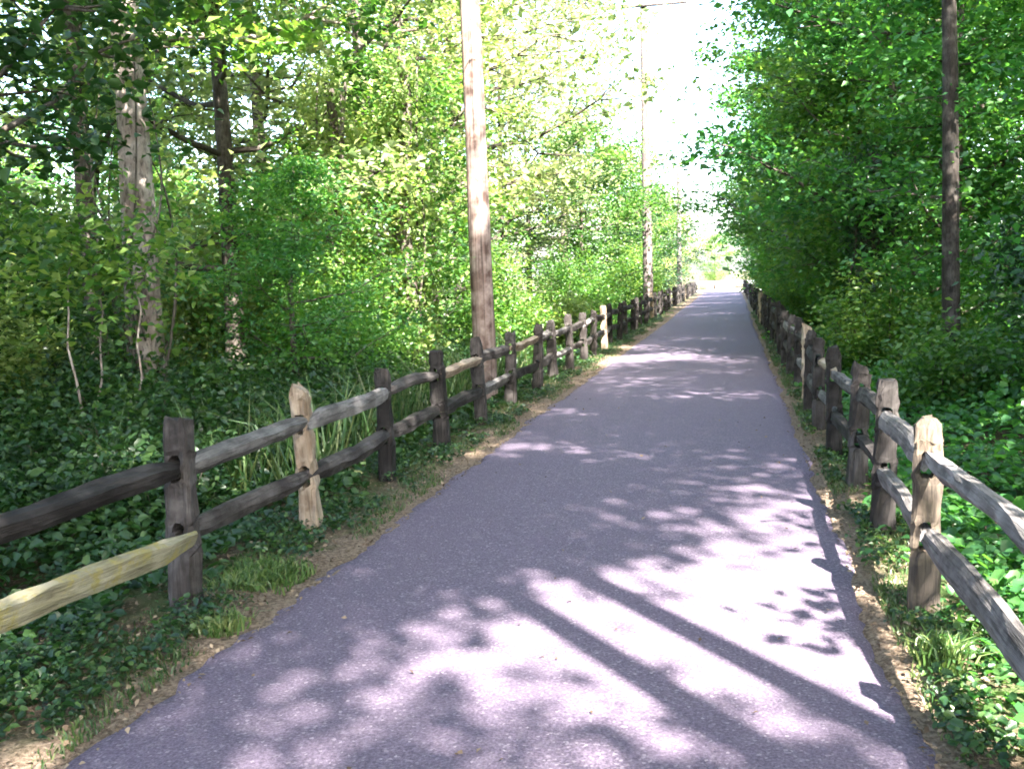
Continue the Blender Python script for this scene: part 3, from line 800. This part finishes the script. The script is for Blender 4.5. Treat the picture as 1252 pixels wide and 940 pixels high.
# --- shrubs
for k, x, y, s, m, l in [('tall', -5.6, 13.2, 0.8, 'leaf', 'bright green bush left of the nearest utility pole'),
                         ('tall', -4.6, 18.0, 0.8, 'leaf', 'bush just right of the nearest utility pole'),
                         ('round', -4.4, 22.0, 1.0, 'leaf_yellow', 'pale bush behind the left fence right of the nearest pole'),
                         ('tall', -4.6, 26.5, 0.9, 'leaf', 'green bush midway along the left fence'),
                         ('round', -4.3, 30.0, 1.1, 'leaf', 'green bush before the crossarm pole'),
                         ('tall', -4.3, 39.5, 1.0, 'leaf', 'green bush just beyond the crossarm pole'),
                         ('tall', -4.4, 51.0, 1.0, 'leaf', 'bush near the far utility pole'),
                         ('tall', -4.4, 63.0, 1.0, 'leaf_yellow', 'bush past the far utility pole'),
                         ('tall', -8.0, 5.6, 0.9, 'leaf_shade', 'dark leafy bush at the left picture edge'),
                         ('round', -6.4, 9.0, 0.9, 'leaf_shade', 'bush below the big pale trunk'),
                         ('tall', -8.8, 10.5, 1.0, 'leaf_shade', 'bush in the shade behind the big pale trunk'),
                         ('round', 2.3, 15.6, 0.95, 'leaf', 'bright bush behind the right fence left of the bare trunk'),
                         ('tall', 2.5, 20.0, 0.8, 'leaf_cool', 'bush behind the right fence below the overhanging trees'),
                         ('tall', 2.3, 25.0, 0.8, 'leaf', 'second bush beyond, below the overhanging trees on the right'),
                         ('tall', 2.3, 31.0, 0.85, 'leaf_cool', 'third bush beyond, below the overhanging trees on the right'),
                         ('tall', 2.3, 38.0, 0.85, 'leaf', 'fourth bush beyond, below the overhanging trees on the right'),
                         ('tall', 2.3, 47.0, 0.9, 'leaf_cool', 'far bush along the right fence'),
                         ('tall', 2.3, 57.0, 0.9, 'leaf_cool', 'farther bush along the right fence'),
                         ('tall', 2.4, 68.0, 0.9, 'leaf', 'last bush at the far end of the right fence'),
                         ('tall', 4.4, 12.4, 0.9, 'leaf_dark', 'dark bush right of the bare trunk'),
                         ('round', 3.6, 9.6, 0.9, 'leaf_shade', 'shaded bush on the ivy bank at the right edge'),
                         ('low', 2.4, 11.5, 1.0, 'leaf', 'low bush behind the middle of the right fence'),
                         ('tall', 6.0, 10.5, 1.0, 'leaf', 'bush deep on the right bank')]:
    shrub(k, x, y, l, s, m)
for x, y, s in [(-4.3, 6.4, 0.75), (-5.2, 7.6, 0.95), (-4.2, 8.6, 0.85), (-5.4, 9.7, 1.0), (-4.3, 10.6, 0.9), (-5.2, 12.0, 0.95), (-4.2, 13.0, 0.85), (-6.2, 7.0, 1.0), (-6.6, 8.4, 1.0), (-3.9, 15.0, 0.9), (-5.6, 5.4, 0.8)]:
    shrub('low', x, y, 'low dark tangled shrub close behind the near left fence', s, 'leaf_shade', 'low dark shrubs behind the near left fence')
for i, (x, y) in enumerate([(3.3, 16.2), (3.0, 20.5), (2.9, 25.0), (2.9, 29.5), (2.8, 35.5), (2.8, 42.0), (2.8, 49.0), (2.8, 57.0)]):
    tree('young', x, y, ('nearest', 'second', 'third', 'fourth', 'fifth', 'sixth', 'seventh', 'farthest')[i] + ' young dense tree of the leafy curtain above the right fence', random.uniform(0.95, 1.2), mat=('leaf_cool', 'leaf')[i % 2], group='young trees in the right leafy curtain')

for i in range(11):
    x = -8.0 - 5.5 * ((i * 0.618) % 1); y = 8.5 + 1.5 * i
    shrub('tall', x, y, 'shaded bush filling the back of the left undergrowth', random.uniform(0.8, 1.05), random.choice(['leaf', 'leaf_yellow']), 'bushes in the back of the left undergrowth')
for i in range(6):
    shrub('tall', 5.4 + 3.0 * ((i * 0.618) % 1), 13.5 + 2.6 * i, 'bush filling the back of the right undergrowth', random.uniform(0.8, 1.0), random.choice(['leaf', 'leaf_cool']), 'bushes in the back of the right undergrowth')

# --- trunks wrapped in climbing vines
def ivy_trunk(x, y, h, r, label, seed, n=5200, mat='leaf', spread=0.28):
    rng = np.random.default_rng(seed)
    o = empty('vine_covered_trunk', (x, y, float(gz(x, y)) - 0.05)); tag(o, label, 'tree trunk', 'vine-covered trunks')
    V, Fq = [], []
    wob = rng.normal(0, 0.07, 61)
    tube(V, Fq, [(0.05 * math.sin(i), 0.05 * math.cos(1.7 * i), h * i / 9) for i in range(10)], [r * (1 - 0.05 * i) for i in range(10)], 9, wob)
    link('trunk', quads_mesh('trunk', V, Fq), M['bark'], o)
    V, Fq = [], []
    for k in range(4):
        ph = rng.uniform(0, 6.28); w = rng.uniform(0.8, 2.2)
        pts = [((r + 0.05 + 0.12 * rng.random()) * math.cos(ph + w * q / 9), (r + 0.05 + 0.12 * rng.random()) * math.sin(ph + w * q / 9), h * q / 9) for q in range(10)]
        tube(V, Fq, pts, [0.02] * 10, 5, None, False)
    link('vine_stems', quads_mesh('vine_stems', V, Fq), M['bark'], o)
    cz = rng.uniform(0.05, 1.0, 70) * h; ca = rng.uniform(0, 6.28, 70); cr = r + spread * rng.random(70)
    i = rng.integers(0, 70, n)
    P = np.stack([np.cos(ca) * cr, np.sin(ca) * cr, cz], 1)[i] + rng.normal(0, 0.16, (n, 3)) * np.array([1, 1, 1.3])
    link('ivy_leaves', leaf_mesh('ivy_leaves', P, 0.10, rng, np.clip(0.5 * rng.random(70)[i] + 0.5 * rng.random(n), 0, 1), tilt=1.0, droop=0.8), M[mat], o)
    return o
ivy_trunk(-4.75, 14.2, 5.2, 0.12, 'vine-draped trunk close left of the nearest utility pole', 71, mat='leaf_yellow')
ivy_trunk(-5.75, 13.8, 4.8, 0.13, 'vine-draped trunk farther left of the nearest utility pole', 72, mat='leaf_yellow')
ivy_trunk(2.35, 18.0, 3.6, 0.22, 'stout dark vine-covered trunk behind the middle of the right fence', 73, 4200, 'leaf_dark', 0.2)

# --- slender pale sapling at the left
sp = empty('sapling', (-5.75, 8.0, float(gz(-5.75, 8.0)))); tag(sp, 'slender pale crooked sapling stems standing in the left undergrowth', 'sapling')
sr = np.random.default_rng(81)
for k in range(3):
    V, Fq = [], []
    pts = []; p = np.array([0.10 * k - 0.1, 0.06 * k, -0.1])
    for q in range(9):
        pts.append(tuple(p)); p = p + np.array([sr.normal(0.01 * (k - 1), 0.05), sr.normal(0, 0.04), 0.30])
    tube(V, Fq, pts, [0.017 - 0.0014 * q for q in range(9)], 6, sr.normal(0, 0.1, 31), False)
    link('stem', quads_mesh('stem', V, Fq), M['bark_pale'], sp)
P = np.array([0, 0, 2.2]) + sr.normal(0, 1, (1500, 3)) * np.array([0.45, 0.45, 0.30])
link('foliage', leaf_mesh('foliage', P, 0.11, sr), M['leaf'], sp)

# --- low leafy ground cover (stuff)
def ground_cover(name, label, xa, xb, side, seed, nplants, mat):
    rng = np.random.default_rng(seed)
    y = 1.2 + 44 * rng.random(nplants) ** 1.7
    e = rng.random(nplants)
    x = xa + (xb - xa) * e ** 1.15
    cl = np.sin(x * 2.1 + 1.7 * np.sin(y * 1.3)) * np.sin(y * 1.9 + seed) + 0.6 * np.sin(x * 4.3 + y * 3.1)
    keep = rng.random(nplants) < np.clip(0.70 + 0.35 * cl, 0.15, 1)
    x, y, cl, e = x[keep], y[keep], cl[keep], e[keep]
    h = (0.10 + 0.38 * sstep(0.02, 0.3, e)) * (0.75 + 0.35 * cl) * rng.uniform(0.5, 1.3, len(x))
    h = np.clip(h, 0.05, None) * (1 + (1.1 * np.exp(-((x + 5.2) / 1.6) ** 2 - ((y - 10.5) / 4.5) ** 2) if side < 0 else 0.5 * sstep(2.0, 4.0, x)))
    z = gz(x, y)
    k = 7
    f = rng.random((len(x), k)) ** 0.7
    sp = 0.10 + 0.05 * rng.random((len(x), k))
    P = np.stack([x[:, None] + rng.normal(0, 1, (len(x), k)) * sp, y[:, None] + rng.normal(0, 1, (len(x), k)) * sp, z[:, None] + 0.03 + f * h[:, None]], -1).reshape(-1, 3)
    size = np.repeat(0.056 * (1 + 0.025 * y), k) * rng.uniform(0.7, 1.5, len(P))
    rnd = np.clip(np.repeat(0.5 + 0.25 * cl, k) * 0.6 + 0.4 * rng.random(len(P)), 0, 1)
    me = leaf_mesh(name, P, size, rng, rnd, tilt=0.55, aspect=0.72, hexa=True)
    tag(link(name, me, M[mat]), label, 'ground cover', kind='stuff')
ground_cover('ground_cover', 'low leafy plants and ivy covering the ground left of the left fence', -2.95, -10, -1, 31, 26000, 'leaf_shade')
ground_cover('ground_cover', 'low ivy and leafy plants covering the bank right of the right fence', 1.12, 7, 1, 32, 24000, 'leaf_cool')

def weeds(name, label, x0, x1, seed, n, thr):
    rng = np.random.default_rng(seed)
    y = 1.6 + 34 * rng.random(n) ** 1.7; x = rng.uniform(x0, x1, n)
    c = np.sin(y * 2.7 + seed + 2 * np.sin(x * 4)) + 0.8 * np.sin(y * 6.1 + x * 7) + rng.normal(0, 0.3, n)
    x, y = x[c > thr], y[c > thr]
    k = 6
    P = np.stack([x[:, None] + rng.normal(0, 0.03, (len(x), k)), y[:, None] + rng.normal(0, 0.03, (len(x), k)), gz(x, y)[:, None] + 0.02 + 0.07 * rng.random((len(x), k))], -1).reshape(-1, 3)
    tag(link(name, leaf_mesh(name, P, 0.030 * rng.uniform(0.6, 1.5, len(P)), rng, tilt=0.6, aspect=0.7, hexa=True), M['leaf_shade']), label, 'weeds', kind='stuff')
weeds('verge_weeds', 'small leafy weeds on the verge by the left fence', -3.05, -2.36, 41, 6500, -0.1)
weeds('verge_weeds', 'small leafy weeds on the narrow verge by the right fence', 0.70, 1.2, 42, 5000, 0.2)

# --- grass blades (stuff)
def blades(name, label, x, y, hgt, rng, mat, w=0.006, bend=0.5, kind='stuff', cat='grass', z=None):
    n = len(x); z = gz(x, y) if z is None else z
    a = rng.uniform(0, 6.28, n); b = rng.normal(0, bend, (n, 2))
    base = np.stack([x, y, z], 1); s = np.stack([np.cos(a), np.sin(a), np.zeros(n)], 1) * w
    mid = base + np.stack([b[:, 0] * hgt * 0.3, b[:, 1] * hgt * 0.3, hgt * 0.6], 1)
    tip = base + np.stack([b[:, 0] * hgt, b[:, 1] * hgt, hgt * (1.0 - 0.25 * np.hypot(b[:, 0], b[:, 1]))], 1)
    V = np.stack([base - s, base + s, mid + s * 0.8, mid - s * 0.8, tip], 1).reshape(-1, 3)
    i = np.arange(n) * 5
    T = np.concatenate([np.stack([i, i + 1, i + 2], 1), np.stack([i, i + 2, i + 3], 1), np.stack([i + 3, i + 2, i + 4], 1)])
    o = link(name, tri_mesh(name, V, T, np.repeat(rng.random(n), 5)), M[mat])
    tag(o, label, cat, kind=kind)
    return o
def patchy(n, x0, x1, rng, thr, y1=40):
    y = 1.5 + (y1 - 1.5) * rng.random(n) ** 1.6; x = rng.uniform(x0, x1, n)
    c = np.sin(y * 1.9 + 2 * np.sin(x * 5)) + 0.7 * np.sin(y * 4.7 + x * 6) + rng.normal(0, 0.35, n)
    k = c > thr
    return x[k], y[k]
g = np.random.default_rng(51)
x, y = patchy(42000, -2.85, -2.24, g, 0.3)
blades('verge_grass', 'patchy short grass on the verge between path and left fence', x, y, 0.02 + 0.035 * g.random(len(x)), g, 'grass_short', 0.004)
x, y = patchy(40000, 0.68, 0.98, g, 0.35)
blades('verge_grass', 'patchy short grass on the narrow verge by the right fence', x, y, 0.02 + 0.045 * g.random(len(x)), g, 'grass_short', 0.004)
n = 2600
y = 6.5 + 9 * g.random(n); x = -3.1 - 3.4 * g.random(n) ** 1.2
blades('tall_grass', 'tall shaded reedy grass behind the left fence', x, y, 0.5 + 0.6 * g.random(n), g, 'grass_short', 0.009, 0.55)  # dark blade colour stands in for the shade behind the fence
# grass tufts one can point at
def tuft(x, y, label, n=260, r=0.09, h=0.16, mat='grass'):
    xx = np.clip(g.normal(0, r * 0.5, n), -r, r); yy = np.clip(g.normal(0, r * 0.6, n), -r, r)
    o = blades('grass_tuft', label, xx, yy, h * (0.5 + 0.6 * g.random(n)), g, mat, 0.005, 0.5, None, 'grass tuft', np.zeros(n))
    o.location = (x, y, float(gz(x, y)))
tuft(0.80, 4.05, 'bright green grass tuft at the right path edge nearest the viewer', h=0.17)
tuft(-2.33, 4.02, 'small round grass tuft at the left path edge nearest the viewer', 320, 0.12, 0.09)
tuft(-2.48, 4.75, 'grassy mound beside the dark left post', 900, 0.22, 0.10)

# --- fallen leaves (stuff)
def litter(name, label, n, xs, y1, seed):
    rng = np.random.default_rng(seed)
    y = 1.3 + (y1 - 1.3) * rng.random(n) ** 1.8
    x = np.where(rng.random(n) < 0.5, rng.uniform(-3.0, -2.1, n), rng.uniform(0.58, 1.15, n)) if xs is None else rng.uniform(xs[0], xs[1], n)
    P = np.stack([x, y, gz(x, y) + 0.022 + 0.012 * rng.random(n)], 1)
    if xs is not None: P[:, 2] = 0.042
    tag(link(name, leaf_mesh(name, P, 0.028, rng, tilt=0.5, droop=0), M['dry_leaf']), label, 'fallen leaves', kind='stuff')
litter('leaf_litter', 'dry tan leaf litter along both path edges', 10000, None, 30, 61)
litter('leaf_litter', 'few small dry leaf bits scattered on the asphalt', 120, (-2.1, 0.55), 14, 62)
